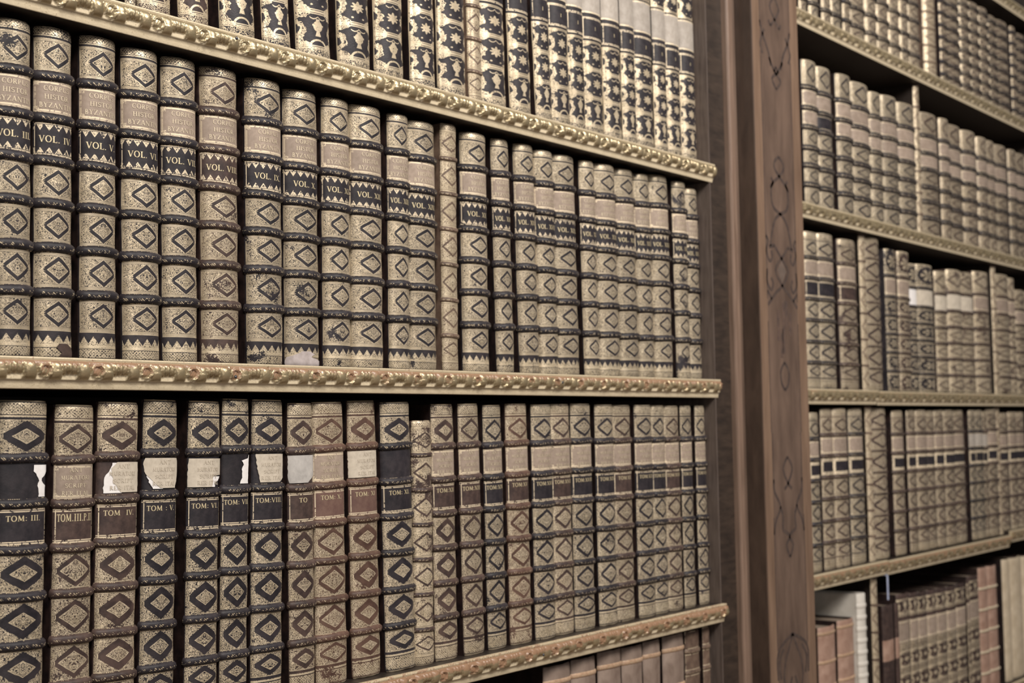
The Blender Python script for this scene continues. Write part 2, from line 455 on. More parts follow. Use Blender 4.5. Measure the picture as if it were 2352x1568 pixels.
    # --- torn labels and worn patches: rows of (v, t0, t1) from the top of the compartment
    for pk, (pname, f0, f1, mt, rows, lab) in enumerate(patches):
        if zb < -.3: rows = [(v, vis(l), vis(r_)) for (v, l, r_) in rows]
        z1, z0 = H * (1 - f0), H * (1 - f1)
        pm = MB(); N = 12; zz = []
        fine = []
        for i in range(len(rows) - 1):
            (v0, l0, r0), (v1, l1, r1) = rows[i], rows[i+1]
            kk = max(1, int((v1 - v0) * 14))
            for j in range(kk):
                q = j / kk; jl = rd.gauss(0, .018); jr = rd.gauss(0, .018)
                fine.append((v0 + (v1-v0)*q, l0 + (l1-l0)*q + jl, r0 + (r1-r0)*q + jr))
        fine.append(rows[-1])
        pm.grid(lambda u, j: P(fine[int(j)][1] + (fine[int(j)][2] - fine[int(j)][1]) * u, z1 + (z0 - z1) * fine[int(j)][0], .0011 + .0005 * pk),
                [i / N for i in range(N+1)], list(range(len(fine))), 0)
        po = pm.build(pname, mt, root)
        if mt is CREAM and zb < -.3:
            for (txt, vf) in (('ANT', .14), ('MURATORI', .38), ('SCRIPT', .62), ('RER ITAL', .85)):
                lettering('lettering', txt, .0056, La * .06, z1 + (z0 - z1) * vf, P, La, po, GHOST, maxw=La * .92, off=.0015 + .0005 * pk)
        if lab: po['label'] = lab
    return root

LT = leather
VT = ((0, -1), (.08, -.86), (.2, -.6), (.4, -.28), (.56, 0), (.72, .25), (.85, .48), (.95, .70), (1.0, .88))
def vis(f):
    for (a, b), (c, d) in zip(VT, VT[1:]):
        if f <= c: return b + (d - b) * (f - a) / (c - a)
    return VT[-1][1]
ORD = ['', 'first', 'second', 'third', 'fourth', 'fifth', 'sixth', 'seventh', 'eighth', 'ninth', 'tenth', 'eleventh', 'twelfth', 'thirteenth', 'fourteenth', 'fifteenth', 'sixteenth', 'seventeenth', 'eighteenth', 'nineteenth', 'twentieth']
def panel_zones(bands, bh, H, mats_between, lt, head, tail):
    """zones between the bands; head and tail are lists of extra strips"""
    out = []; half = bh / 2 / H * 1.05
    edges = []; prev = head[-1][1] if head else 0.0
    z = list(head)
    for i, f in enumerate(bands):
        z.append((prev, f - half, mats_between[i])); z.append((f - half, f + half, lt)); prev = f + half
    z.append((prev, tail[0][0] if tail else 1.0, mats_between[len(bands)]))
    return z + list(tail)

# ---- middle shelf of the near case: histories lettered VOL.
MIDB = (.150, .278, .407, .536, .668, .803)
def mid_book(i, row, vol, tone, label, group, wear=0.0, jag=.0006, patches=(), nu=16, yf=.02, text=True, zb=.1056, faint=LETTER, k=.28, simple=False):
    x0, W, H, lean = row
    D = tooled('diamond', tone, wear); lt = LT(tone); ST = tooled('strip', tone, wear + .05); LC = tooled('lace', tone, wear)
    z = panel_zones(MIDB, .0125, H, [D, lt, lt, D, D, D, D], lt, [(0, .030, ST), (.030, .036, lt)], [(.915, .962, LC), (.962, 1.0, ST)])
    h = .0145
    tl = [('CORPUS', .0066, .24, FAINT, 1), ('HISTOR', .0066, .50, FAINT, 1), ('BYZANTIN', .0070, .76, FAINT, .95)] if text else []
    vl = [(vol, .0088, .5, LETTER, 1.0)] if (vol and text) else []
    labs = [('title_label', .150 + h, .278 - h, label_mat('tan'), tl, 'pale tan title label with faded gold lettering'),
            ('volume_label', .278 + h, .407 - h, label_mat('lace_brown' if tone == 'brown' else 'lace'), vl, None)]
    return make_book(label, group, x0, W, H, lean, yf, zb, k, z, MIDB, .0120, .0052, tone, labs, nu, patches, jag, simple=simple, base_tone='deep')
BOTB = (.166, .297, .429, .563, .70, .832)
TXT4 = [('ANT', .0056, .17, FAINT, 1), ('MURATORI', .0056, .39, FAINT, .9), ('SCRIPT', .0056, .62, FAINT, 1), ('RER ITAL', .0056, .84, FAINT, 1)]
def bot_book(row, vol, tone, label, group, wear=0.0, jag=.0012, title='tan', patches=(), style='bold', nu=16, yf=.02, zb=-.4054, text=True, k=.17, vk=None, simple=False, volh=.0072):
    x0, W, H, lean = row
    D = tooled(style, tone, wear); lt = LT(tone); ST = tooled('strip', tone, wear + .03)
    z = panel_zones(BOTB, .0118, H, [D, lt, lt, D, D, D, D], lt, [(0, .050, ST), (.050, .056, lt)], [(.925, .934, lt), (.934, 1.0, ST)])
    h = .014; labs = []
    if title: labs.append(('title_label', .166 + h, .297 - h, label_mat(title), TXT4 if (text and title == 'tan') else [], 'tan leather title label' if title == 'tan' else None))
    vmat = label_mat(vk or ('black' if tone == 'black' else 'brown'))
    labs.append(('volume_label', .297 + h, .429 - h, vmat, [(vol, volh, .27, LETTER, 1.0)] if (vol and text) else [], None))
    return make_book(label, group, x0, W, H, lean, yf, zb, k, z, BOTB, .0112, .0050, tone, labs, nu, patches, jag, simple=simple, base_tone='deep')
def thin_book(row, label, group, zb, tone='pale', n=6, nu=10, yf=.02, k=.25, name='book', cat='book', simple=False, depth=.25, worn=0.0, style='lattice'):
    x0, W, H, lean = row
    bands = [i / (n + 1) + .0 for i in range(1, n + 1)]
    D = tooled(style, tone, worn); lt = LT(tone)
    z = panel_zones(bands, .007, H, [D] * (n + 1), lt, [(0, .03, tooled('strip', tone))], [(.96, 1.0, tooled('strip', tone))])
    return make_book(label, group, x0, W, H, lean, yf, zb, k, z, bands, .007, .0026, tone, (), nu, (), .0003, name, cat, depth, simple=simple)
def scroll_book(row, tone, label, group, labels=True, nu=16, wear=0.0, yf=.02, zb=.6058, k=.22, simple=False, lk='grey', blk='black'):
    x0, W, H, lean = row
    S = tooled('scroll', tone, wear); V = tooled('vase', tone, wear); K = tooled('key', tone, wear); lt = LT(tone)
    def f(z): return 1 - z / H
    p = .060
    zs = [(f(.0), f(.024), K)]
    z = .024; seq = []
    for j in range(3): seq.append((z, z + p, V if j == 0 else S)); z += p
    seq.append((z, z + .055, lt)); z += .055
    seq.append((z, z + .078, lt)); z += .078
    while z + p < H - .02: seq.append((z, z + p, S)); z += p
    seq.append((z, H, K))
    zones = []
    for (a_, b_, m_) in reversed(seq): zones.append((f(b_), f(a_), m_))
    zones.append((f(.024), 1.0, K)); zones[0] = (0.0, zones[0][1], zones[0][2])
    labs = []
    if labels:
        a_, b_ = .204, .259
        labs.append(('volume_label', f(b_ - .004), f(a_ + .004), label_mat(blk), [('I', .007, .5, LETTER, 1)] if not simple else [], None))
        labs.append(('title_label', f(b_ + .074), f(b_ + .004), label_mat(lk), [], 'pale grey title label'))
    return make_book(label, group, x0, W, H, lean, yf, zb, k, zones, (), tone=tone, labels=labs, nu=nu, jag=.0004, simple=simple, base_tone='deep')
def plain_book(row, mt, tone, label, group, zb, yf=.02, k=.12, bands=(), nu=10, simple=False, zones=None, labels=(), depth=.25, bd=.002, base_mat=None, bmat=None, bh=.008):
    x0, W, H, lean = row
    z = zones or panel_zones(bands, .008, H, [mt] * (len(bands) + 1), mt, [], [])
    return make_book(label, group, x0, W, H, lean, yf, zb, k, z, bands, bh, bd, tone, labels, nu, (), .0006, depth=depth, simple=simple, base_mat=base_mat, bmat=bmat, base_tone='deep')

# ------------------------------------------------------------------ carved and gilded shelf edging
def carved(p, t):
    """carving over one repeat (p 0..1 along, t 0 bottom .. 1 top): scroll cup with a bud, curling leaf, ribs, hanging boss -> (height, gilt, cup)"""
    def hump(c, r):
        d = (p - c) - round(p - c); return math.sqrt(max(0, 1 - (d / r) ** 2))
    boss = hump(.86, .125); leaf = hump(.34, .115); rib1 = hump(.485, .045); rib2 = hump(.575, .055); rib3 = hump(.68, .06)
    if t < .5:
        # pieces below the middle hang to different depths
        cand = [(boss, 1.0, .04), (leaf, 1.05, .02), (rib1, .8, .26), (rib2, .85, .30), (rib3, .8, .30), (.6, .45, .34)]
    else:
        cand = [(boss, 1.0, .04), (leaf, .95, .02), (rib1, .95, .3), (rib2, 1.0, .3), (rib3, .85, .3), (.6, .6, .34)]
    h = 0
    for (a, A, lo) in cand:
        sr = (1.02 - lo) / 2; sc = (1.02 + lo) / 2; e = 1 - ((t - sc) / sr) ** 2
        if e > 0: h = max(h, A * (.35 + .65 * a) * math.sqrt(e) if a > 0 else 0)
    # grooves that lean to the right as they run down
    for g_, w_, dep in ((.43, .012, .3), (.525, .012, .28), (.625, .012, .28), (.735, .012, .4), (.99, .014, .45)):
        q = p - g_ - (.5 - t) * .10; q -= round(q); h -= dep * max(0, 1 - (q / w_) ** 2) if h > .2 else 0
    cup = 0
    d = (p - .13) - round(p - .13)
    r = math.hypot(d / .115, (t - .46) / .36)
    if r < 1:
        cup = 1; h = .30 + .22 * math.sqrt(max(0, 1 - (r / .8) ** 2)) + .10 * math.sin(p * 210) * math.sin(t * 23)
        if r > .84: h = .9
        if t < .3 and d < 0: h = .2
    return max(h, 0), (1 if h > .06 else 0), cup
def edging(name, x0, x1, y0, z0, parent, step=.0016, bole=.5, phase=0.0, unit=.082, scale=1.0, hgt=.042):
    """y0 = plane of the lower edge, z0 = bottom of the shelf"""
    k = hgt / .042
    # profile: (out, up) from the underside up the plain cove, over the swelling that carries the carving, to the top fillet
    base = [(-.0003, .0), (0, 0), (.0008, .0012), (.0014, .006), (.0036, .0118)]
    convex = []
    N = 18 if step < .003 else 10
    for i in range(N + 1):
        s = i / N; convex.append((.0056 + .0016 * s, .0122 + .0252 * s, s))
    top = [(.0072, .0372), (.0088, .0382), (.0088, .0410), (.0080, .0419), (-.0003, .042)]
    v = []; f = []; cc = []
    n = int((x1 - x0) / step); m = len(base) + len(convex) + len(top)
    rd = random.Random(3)
    for i in range(n + 1):
        x = x0 + (x1 - x0) * i / n; p = (x / unit + phase); w_ = 1 + .12 * math.sin(int(p) * 2.3); p = p % 1
        for (o, u) in base: v.append((x, y0 - o * k, z0 + u * k)); cc.append((.0, 0))
        for j, (o, u, s) in enumerate(convex):
            h, g, cup = carved(p, s)
            v.append((x, y0 - (o + h * .0086 * w_) * k, z0 + u * k)); cc.append((bole * (max(0, s - .35) * 1.15 if not cup else .25 + .6 * s), g))
        for (o, u) in top: v.append((x, y0 - o * k, z0 + u * k)); cc.append((bole * .30, .25))
    for i in range(n):
        for j in range(m - 1):
            a = i * m + j; f.append((a, a + m, a + m + 1, a + 1))
    f.append(tuple(range(m))); f.append(tuple(n * m + j for j in reversed(range(m))))
    me = bpy.data.meshes.new(name); me.from_pydata(v, [], f); me.materials.append(GILT)
    me.polygons.foreach_set('use_smooth', [True] * (len(f) - 2) + [False, False])
    ca = me.color_attributes.new('Zone', 'FLOAT_COLOR', 'POINT')
    ca.data.foreach_set('color', [q for c in cc for q in (c[0], c[1], 0, 1)])
    o = bpy.data.objects.new(name, me); col.objects.link(o); o.parent = parent
    return o
def nail(x, y, z, parent, r=.0028):
    m = MB(); m.grid(lambda t, s: (r * math.sin(s) * math.cos(t), -r * .7 * math.cos(s), r * math.sin(s) * math.sin(t)), [i * math.pi / 5 for i in range(11)], [0.01, .4, .8, 1.2, 1.57])
    o = m.build('nail', METAL, parent); o.location = (x, y, z); return o
MID = [(1.0747, 0.0566, 0.4488, -0.0044), (1.1371, 0.0602, 0.4508, -0.0025), (1.2072, 0.0607, 0.4525, -0.0004), (1.2799, 0.0655, 0.4501, -0.006), (1.3532, 0.065, 0.4519, -0.0051), (1.4261, 0.0734, 0.4514, -0.0042), (1.5149, 0.0752, 0.4499, -0.0031), (1.5978, 0.0756, 0.4475, -0.0014), (1.6812, 0.064, 0.4481, 0.001), (1.7456, 0.0789, 0.4473, 0.003), (1.8373, 0.0531, 0.4474, 0.0055), (1.8909, 0.0783, 0.4448, 0.0071), (1.9763, 0.0437, 0.4517, 0.0073), (2.0434, 0.0747, 0.4468, -0.0007), (2.1417, 0.0524, 0.448, -0.0188), (2.2135, 0.0619, 0.4487, -0.0228), (2.2758, 0.0627, 0.4454, -0.0206), (2.3389, 0.0825, 0.447, -0.0184), (2.4334, 0.0531, 0.4466, -0.0158), (2.488, 0.0793, 0.4477, -0.0181), (2.569, 0.0761, 0.4486, -0.0209), (2.6455, 0.0615, 0.4477, -0.0191), (2.7069, 0.0755, 0.4528, -0.0158), (2.8011, 0.0554, 0.4507, -0.0115), (2.8564, 0.0805, 0.4413, -0.0082)]
BOT = [(1.0727, 0.0745, 0.4553, 0.0177), (1.1578, 0.063, 0.4498, 0.0197), (1.2243, 0.0695, 0.4536, 0.0212), (1.3025, 0.062, 0.4571, 0.0231), (1.3829, 0.0617, 0.4556, 0.0251), (1.4469, 0.0545, 0.4592, 0.0205), (1.5131, 0.0658, 0.4583, 0.0158), (1.5913, 0.0558, 0.4531, -0.0), (1.6512, 0.0724, 0.4555, -0.011), (1.7375, 0.0686, 0.458, -0.0144), (1.816, 0.0764, 0.4562, -0.0175), (1.8909, 0.0516, 0.4237, -0.0), (1.9457, 0.0624, 0.4528, -0.0083), (2.0215, 0.0592, 0.4539, -0.0187), (2.0954, 0.0554, 0.4517, -0.0145), (2.1632, 0.0682, 0.4544, -0.0109), (2.2403, 0.0669, 0.4529, -0.0066), (2.308, 0.0661, 0.454, -0.0063), (2.3748, 0.0715, 0.4551, -0.006), (2.462, 0.0673, 0.4536, -0.0057), (2.53, 0.0705, 0.4529, -0.0054), (2.6111, 0.0673, 0.4531, -0.0051), (2.6791, 0.0545, 0.4523, -0.0047), (2.7343, 0.0624, 0.4515, -0.0045), (2.7974, 0.0479, 0.4516, -0.0042), (2.8679, 0.0589, 0.4517, -0.0039)]
TOP = [(1.2793, 0.0193, 0.5, -0.0361), (1.3085, 0.0617, 0.5, -0.0371), (1.3832, 0.0585, 0.5, -0.0421), (1.4638, 0.0715, 0.5, -0.0472), (1.5493, 0.0609, 0.5, -0.053), (1.628, 0.0788, 0.5, -0.0438), (1.7258, 0.0796, 0.5, -0.0303), (1.8141, 0.0741, 0.5, -0.0175), (1.9034, 0.0677, 0.5, -0.0167), (1.9821, 0.0804, 0.5, -0.0161), (2.0633, 0.0387, 0.5, -0.0174), (2.103, 0.088, 0.5, -0.023), (2.1988, 0.0673, 0.5, -0.0325), (2.2782, 0.0548, 0.5, -0.0466), (2.3333, 0.0657, 0.5, -0.0316), (2.3993, 0.0571, 0.5, -0.0202), (2.4572, 0.0709, 0.5, -0.0187), (2.5289, 0.0658, 0.5, -0.0171), (2.5954, 0.0541, 0.5, -0.0155), (2.6503, 0.0771, 0.5, -0.0141), (2.7332, 0.054, 0.5, -0.0122), (2.7879, 0.0605, 0.5, -0.0108), (2.8492, 0.0638, 0.5, -0.0092)]
LOW = [(2.2667, 0.0908, 0.4564, -0.0034), (2.3584, 0.0875, 0.4574, -0.0034), (2.4532, 0.0875, 0.4604, -0.0035), (2.5416, 0.0807, 0.4578, -0.0036), (2.6231, 0.0693, 0.4596, -0.0037), (2.7062, 0.0903, 0.4607, -0.0038), (2.7973, 0.0636, 0.4611, -0.0039), (2.8705, 0.0321, 0.463, -0.004)]
R0 = [(3.6596, 0.0461, 0.36, -0.0), (3.7262, 0.0597, 0.36, -0.0), (3.8114, 0.0587, 0.36, -0.0), (3.8709, 0.0718, 0.36, -0.0), (3.9537, 0.0507, 0.36, -0.0), (4.0052, 0.1215, 0.36, -0.0), (4.1275, 0.0839, 0.36, -0.0), (4.2122, 0.094, 0.36, -0.0), (4.307, 0.0892, 0.36, -0.0), (4.397, 0.069, 0.36, -0.0), (4.4668, 0.097, 0.36, -0.0), (4.6267, 0.0909, 0.36, -0.0), (4.7487, 0.0534, 0.36, -0.0), (4.803, 0.1518, 0.36, -0.0), (4.9556, 0.0939, 0.36, -0.0), (5.0503, 0.0994, 0.36, -0.0), (5.1505, 0.0948, 0.36, -0.0), (5.2461, 0.0796, 0.36, -0.0), (5.3265, 0.1653, 0.36, -0.0), (5.4927, 0.0534, 0.36, -0.0), (5.5469, 0.1442, 0.36, -0.0)]
R1 = [(3.6782, 0.0879, 0.4195, -0.0), (3.767, 0.1028, 0.4179, -0.0), (3.8995, 0.0972, 0.4209, -0.0), (3.9975, 0.1442, 0.4175, -0.0), (4.1426, 0.0869, 0.4113, -0.0), (4.2302, 0.1256, 0.417, -0.0), (4.3566, 0.1432, 0.4163, -0.0), (4.5006, 0.0461, 0.5034, -0.0), (4.5475, 0.164, 0.4166, -0.0), (4.7122, 0.0797, 0.4206, -0.0), (4.7927, 0.1469, 0.4151, -0.0), (4.9404, 0.138, 0.4171, -0.0), (5.0793, 0.0966, 0.4127, -0.0), (5.1766, 0.093, 0.4152, -0.0), (5.2704, 0.1428, 0.4152, -0.0), (5.414, 0.0808, 0.4152, -0.0), (5.4956, 0.1466, 0.4162, -0.0), (5.6431, 0.1137, 0.4166, -0.0)]
R2 = [(3.652, 0.082, 0.4401, -0.0), (3.7348, 0.1094, 0.4437, -0.0), (3.882, 0.1187, 0.4415, -0.0), (4.0264, 0.0392, 0.4698, -0.0), (4.0663, 0.1311, 0.4762, -0.0), (4.2161, 0.0806, 0.4423, -0.0), (4.2974, 0.09, 0.442, -0.0), (4.3882, 0.0752, 0.4116, -0.0), (4.4642, 0.1418, 0.4153, -0.0), (4.6378, 0.098, 0.4065, -0.0), (4.7366, 0.1266, 0.4188, -0.0), (4.864, 0.1344, 0.4209, -0.0), (4.9992, 0.1395, 0.4328, -0.0), (5.1847, 0.0349, 0.4624, -0.0), (5.2204, 0.1414, 0.4396, -0.0), (5.3625, 0.0659, 0.4355, -0.0), (5.4292, 0.1016, 0.3952, -0.0), (5.5316, 0.0898, 0.3946, -0.0)]
R3 = [(3.6409, 0.0588, 0.4389, -0.0), (3.7248, 0.0708, 0.457, -0.0), (3.7964, 0.092, 0.4571, -0.0), (3.913, 0.0945, 0.4598, -0.0), (4.0339, 0.0334, 0.4613, -0.0), (4.0681, 0.146, 0.4641, -0.0), (4.23, 0.0834, 0.4442, -0.0), (4.3405, 0.0676, 0.4455, -0.0), (4.4089, 0.0889, 0.4454, -0.0), (4.4986, 0.0739, 0.4439, -0.0), (4.5733, 0.0772, 0.4452, -0.0), (4.6513, 0.0899, 0.4451, -0.0), (4.742, 0.1117, 0.4465, -0.0), (4.8825, 0.0572, 0.4449, -0.0), (4.9405, 0.0795, 0.4449, -0.0), (5.0208, 0.0477, 0.4417, -0.0), (5.0693, 0.101, 0.4618, -0.0), (5.1711, 0.0291, 0.4666, -0.0), (5.201, 0.094, 0.4351, -0.0), (5.2958, 0.0833, 0.4381, -0.0), (5.3798, 0.1056, 0.4379, -0.0)]
R4 = [(3.6662, 0.1061, 0.3711, -0.0), (3.7907, 0.1055, 0.3756, -0.0), (3.8971, 0.0764, 0.429, -0.0), (4.0329, 0.0369, 0.4616, -0.0), (4.0991, 0.0816, 0.3879, -0.0), (4.1814, 0.0296, 0.3807, -0.0), (4.2118, 0.0926, 0.4066, -0.0), (4.3052, 0.0656, 0.402, -0.0), (4.3716, 0.0771, 0.3986, -0.0), (4.4495, 0.0809, 0.3962, -0.0), (4.5312, 0.0879, 0.3935, -0.0), (4.6199, 0.0837, 0.3906, -0.0), (4.7044, 0.0885, 0.3921, -0.0), (4.7937, 0.0282, 0.4002, -0.0), (4.8227, 0.1024, 0.4056, -0.0), (4.9259, 0.0846, 0.4243, -0.0), (5.0113, 0.0948, 0.4225, -0.0), (5.1723, 0.0753, 0.4327, -0.0), (5.2484, 0.149, 0.43, -0.0), (5.3982, 0.0994, 0.4262, -0.0)]
# ================================================================== near bookcase
T = .042
ZS = {'top': .5638, 'mid': .0636, 'bot': -.4474, 'low': -.9584}
case = empty('bookcase', (1.7, .16, -1.45), 'near walnut bookcase with three gilded carved shelf edges, left of the inlaid pilaster', 'bookcase')
def part(o): 
    o.parent = case; o.matrix_parent_inverse = Matrix.Translation((-1.7, -.16, 1.45)); return o
CX0, CX1 = .70, 2.916
part(box('back_panel', (CX0, .330, -1.45), (2.99, .345, 1.62), CASEWOOD))
part(box('side_panel', (CX0 - .03, .0, -1.45), (CX0, .330, 1.62), CASEWOOD))
part(box('side_panel', (CX1, .0, -1.45), (2.9195, .330, 1.62), GREYWOOD))
part(box('stile', (2.9196, .004, -1.45), (3.000, .030, 1.62), DARKWOOD, bevel=.001))
for key in ('top', 'mid', 'bot', 'low'):
    z = ZS[key]
    s = part(box('shelf', (CX0, .0004, z), (CX1, .330, z + T), CASEWOOD))
    e = edging('shelf_edging', CX0, CX1 + .012, .0, z, s, .0016, {'top': .22, 'mid': 1.0, 'bot': 1.5, 'low': .8}[key], {'top': .15, 'mid': .42, 'bot': .7, 'low': 0}[key])
    for (x, zz) in {'top': ((1.449, .030),), 'mid': ((1.443, .021), (2.28, .025)), 'bot': ((2.2, .024),), 'low': ()}[key]:
        nail(x, -.020, z + zz, s)
part(box('shelf', (CX0, .0004, 1.13), (CX1, .330, 1.172), CASEWOOD))  # unseen shelf above the view, added to shade the top row
edging('shelf_edging', CX0, CX1 + .012, .0, 1.13, case.children[-1], .004, .3)

GM, GB, GT, GL = 'folios on the middle shelf of the near case', 'folios on the lower shelf of the near case', 'folios on the top shelf of the near case', 'folios on the bottom shelf of the near case'
def clampw(r, xr):
    x0, W, H, l = r; return (x0, min(W, xr - x0), H, l)
# middle shelf
vols = ['III', 'IV', 'V', 'VI', 'VII', 'VIII', 'IX', 'X', 'XI', 'XII', 'XIII', 'XIV', None, 'XV', 'XVI', 'XVII', 'XVIII', 'XIX', 'XX', 'XXI', 'XXII', 'XXIII', 'XXIV', 'XXV', 'XXVI']
mtone = {5: 'brown', 6: 'black', 7: 'black'}
mwear = {0: .05, 5: .03, 6: .04, 7: .03, 8: .03, 23: .08}
for i, r in enumerate(MID):
    r = clampw(r, 2.912)
    if vols[i] is None:
        thin_book(r, 'narrow pale gilt volume without labels between VOL. XIV and VOL. XV, middle shelf', GM, .1056); continue
    tone = mtone.get(i, 'black')
    desc = {5: 'brown leather folio lettered VOL. VIII in gold, brown diamonds down its spine', 7: 'gold-tooled folio lettered VOL. X with a torn pale patch at its foot',
            0: 'gold-tooled folio lettered VOL. III at the left end of the middle shelf',
            23: 'dull worn folio with a grey head, second from the right end of the middle shelf', 24: 'last gold-tooled folio against the case side, right end of the middle shelf'}.get(i)
    if desc is None:
        if i <= 14: desc = 'gold-tooled dark folio lettered VOL. %s, diamond panels, middle shelf' % vols[i]
        else: desc = 'diamond-tooled folio, %s right of the narrow pale volume, near case middle shelf' % ORD[i - 12]
    pat = ()
    if i == 7: pat = [('worn_patch', .945, .998, plain('torn_foot', (.28, .235, .22), (.46, .40, .39), .8, 60), [(0, -.25, .05), (.2, -.45, .2), (.4, -.8, .1), (.6, -.9, .6), (.8, -.9, .85), (1, -.88, .9)], 'torn pale grey foot')]
    if i == 1: pat = [('worn_patch', .955, .995, LT('brown'), [(0, .0, .3), (.3, -.1, .55), (.7, .1, .8), (1, .0, .9)], 'rubbed brown patch')]
    mid_book(i, r, 'VOL. %s.' % vols[i], tone, desc, GM, mwear.get(i, 0.0), .0014 if i in (0, 5, 10, 7) else .0006, pat, nu=16 if i < 15 else 12,
             yf=.020 + (.002 * math.sin(i * 1.9)), k=.28 if i < 24 else .30)
# lower shelf
bt = ['TOM: III.', 'TOM.III.P.II', 'TOM  IV.', 'TOM : V.', 'TOM: VI.', 'TOM: VII', 'TOM:VIII.', 'TO', 'TOM: X.', 'TOM: XI', 'TOM: XI.', None, 'TOM:XII', 'TOM:XIII', 'TOM:XIV', 'TOM:XV', 'TOM:XVI', 'TOM:XVII', 'TOM:XVIII', 'TOM:XIX', 'TOM:XX', 'TOM:XXI', 'TOM:XXII', 'TOM:XXIII', 'TOM:XXIV', 'TOM:XXV']
btone = ['black', 'brown', 'brown', 'black', 'black', 'black', 'black', 'brown', 'red', 'red', 'black', None, 'brown', 'brown', 'black', 'red', 'black', 'brown', 'black', 'black', 'brown', 'black', 'black', 'brown', 'black', 'black']
BF0, BF1 = .187, .279
tornpat = {   # (v from the top of the compartment, visible left, visible right)
 0: [('label_remnant', BF0, BF1, WHITE, [(0, .68, .99), (.2, .69, .98), (.42, .78, .87), (.5, .79, .86), (.65, .76, .94), (1, .78, .94)], 'white torn scrap of a title label')],
 2: [('paper_scrap', BF0, BF1, WHITE, [(0, .40, .55), (.3, .30, .5), (.4, .24, .46), (.65, .22, .5), (1, .21, .56)], 'white torn paper'),
     ('label_remnant', BF0 - .002, BF1 - .002, CREAM, [(0, .46, .96), (.2, .38, .96), (.45, .37, .96), (.7, .42, .96), (1, .54, .96)], 'cream torn title label')],
 3: [('paper_scrap', .21, BF1, WHITE, [(0, .11, .3), (.3, .16, .4), (.7, .24, .5), (1, .34, .55)], 'white torn paper'),
     ('label_remnant', BF0 - .004, BF1 - .002, CREAM, [(0, .14, .93), (.12, .09, .98), (.45, .13, .98), (.7, .28, .95), (1, .50, .88)], 'cream title label torn at its left corner')],
 4: [('paper_scrap', .245, BF1, WHITE, [(0, .68, .97), (.4, .68, .88), (.6, .68, .78), (1, .66, .78)], 'white torn paper'),
     ('label_remnant', BF0, BF1, CREAM, [(0, .10, .97), (.3, .07, .99), (.58, .07, .98), (.62, .07, .73), (1, .07, .69)], 'cream title label torn at its right corner')],
 5: [('paper_scrap', BF0 - .002, BF1, WHITE, [(0, .92, .98), (.12, .90, .97), (.2, .68, .96), (.35, .72, .95), (.5, .66, .93), (.8, .67, .92), (1, .60, .92)], 'white torn scrap of a title label')],
 6: [('label_remnant', BF0 - .003, BF1, CREAM, [(0, .17, .97), (.5, .22, .97), (.85, .28, .96), (1, .30, .82)], 'cream title label coming away at its left edge')],
 7: [('label_remnant', BF0 - .004, BF1, plain('greyed_label', (.30, .28, .26), (.46, .43, .40), .8, 50), [(0, .06, .96), (.7, .06, .96), (.85, .07, .85), (1, .12, .7)], 'grey rubbed title label')],
 9: [('label_remnant', BF0 - .004, BF1, CREAM, [(0, .04, .96), (.6, .05, .98), (1, .05, .95)], 'cream title label')],
}
bdesc = {
 0: 'black folio lettered TOM: III, white scrap of torn label, left end of the lower shelf', 1: 'brown folio lettered TOM.III.P.II with its whole tan title label, lower shelf',
 2: 'brown folio lettered TOM IV with a torn cream label and frayed head, lower shelf', 3: 'black folio lettered TOM V with a cream label torn at the left, lower shelf',
 4: 'black folio lettered TOM: VI, cream label torn at the lower right, lower shelf', 5: 'black folio lettered TOM: VII with ragged white label scraps, lower shelf',
 6: 'black folio lettered TOM:VIII, cream label coming away at its left edge, lower shelf', 7: 'dark brown rubbed folio with grey label and only TO still legible, lower shelf',
 8: 'reddish brown folio, tan title label, left of the one with clean cream label', 9: 'reddish brown folio with a clean cream title label, lower shelf',
 10: 'black folio with an empty dark title compartment, left of the short narrow volume, lower shelf'}
for i, r in enumerate(BOT):
    r = clampw(r, 2.912)
    if btone[i] is None:
        thin_book(r, 'short narrow brown gilt volume with a dark gap above it, lower shelf', GB, -.4054, tone='brown', worn=.09); continue
    desc = bdesc.get(i) or ('%s folio, tan title label, %s right of the short narrow volume, lower shelf' % ({'black': 'black and gold', 'brown': 'brown and gold', 'red': 'reddish brown'}[btone[i]], ORD[i - 11]))
    if i == 25: desc = 'last black and gold folio against the case side, right end of the lower shelf'
    title = 'tan' if (i in (1, 8) or i > 11) else None
    bot_book(r, bt[i], btone[i], desc, GB, {7: .05, 8: .03, 9: .05, 12: .03, 14: .04, 15: .03}.get(i, .018), (.0035 if i in (1, 2, 4, 7, 9) else .0022) if i < 11 else .0014, title, tornpat.get(i, ()),
             'bold_thin' if i in (1, 8) or i > 12 else 'bold', 16 if i < 14 else 12, yf=.020 + .002 * math.sin(i * 2.3), vk={1: 'brown', 8: 'red', 9: 'red'}.get(i), volh=.0098 if i == 1 else .0072)
# top shelf
for i, r in enumerate(TOP):
    r = clampw(r, 2.913)
    if i == 10:
        thin_book(r, 'narrow pale gilt volume among the black scroll bindings, top shelf', GT, .6058, n=7); continue
    tone = 'brown' if i in (1, 2) else 'black'
    if i == 0: d = 'sliver of a brown gilt volume at the left end of the top shelf'
    elif tone == 'brown': d = 'brown folio with rows of gold lines, %s from the left end of the top shelf' % ORD[i + 1]
    elif i < 10: d = 'black scroll-tooled folio, %s left of the narrow pale volume, near case top shelf' % ORD[10 - i]
    else: d = 'black scroll-tooled folio, %s right of the narrow pale volume, near case top shelf' % ORD[i - 10]
    scroll_book(r, tone, d, GT, labels=True, nu=16 if i < 12 else 12, yf=.022 + .002 * math.sin(i * 1.3))
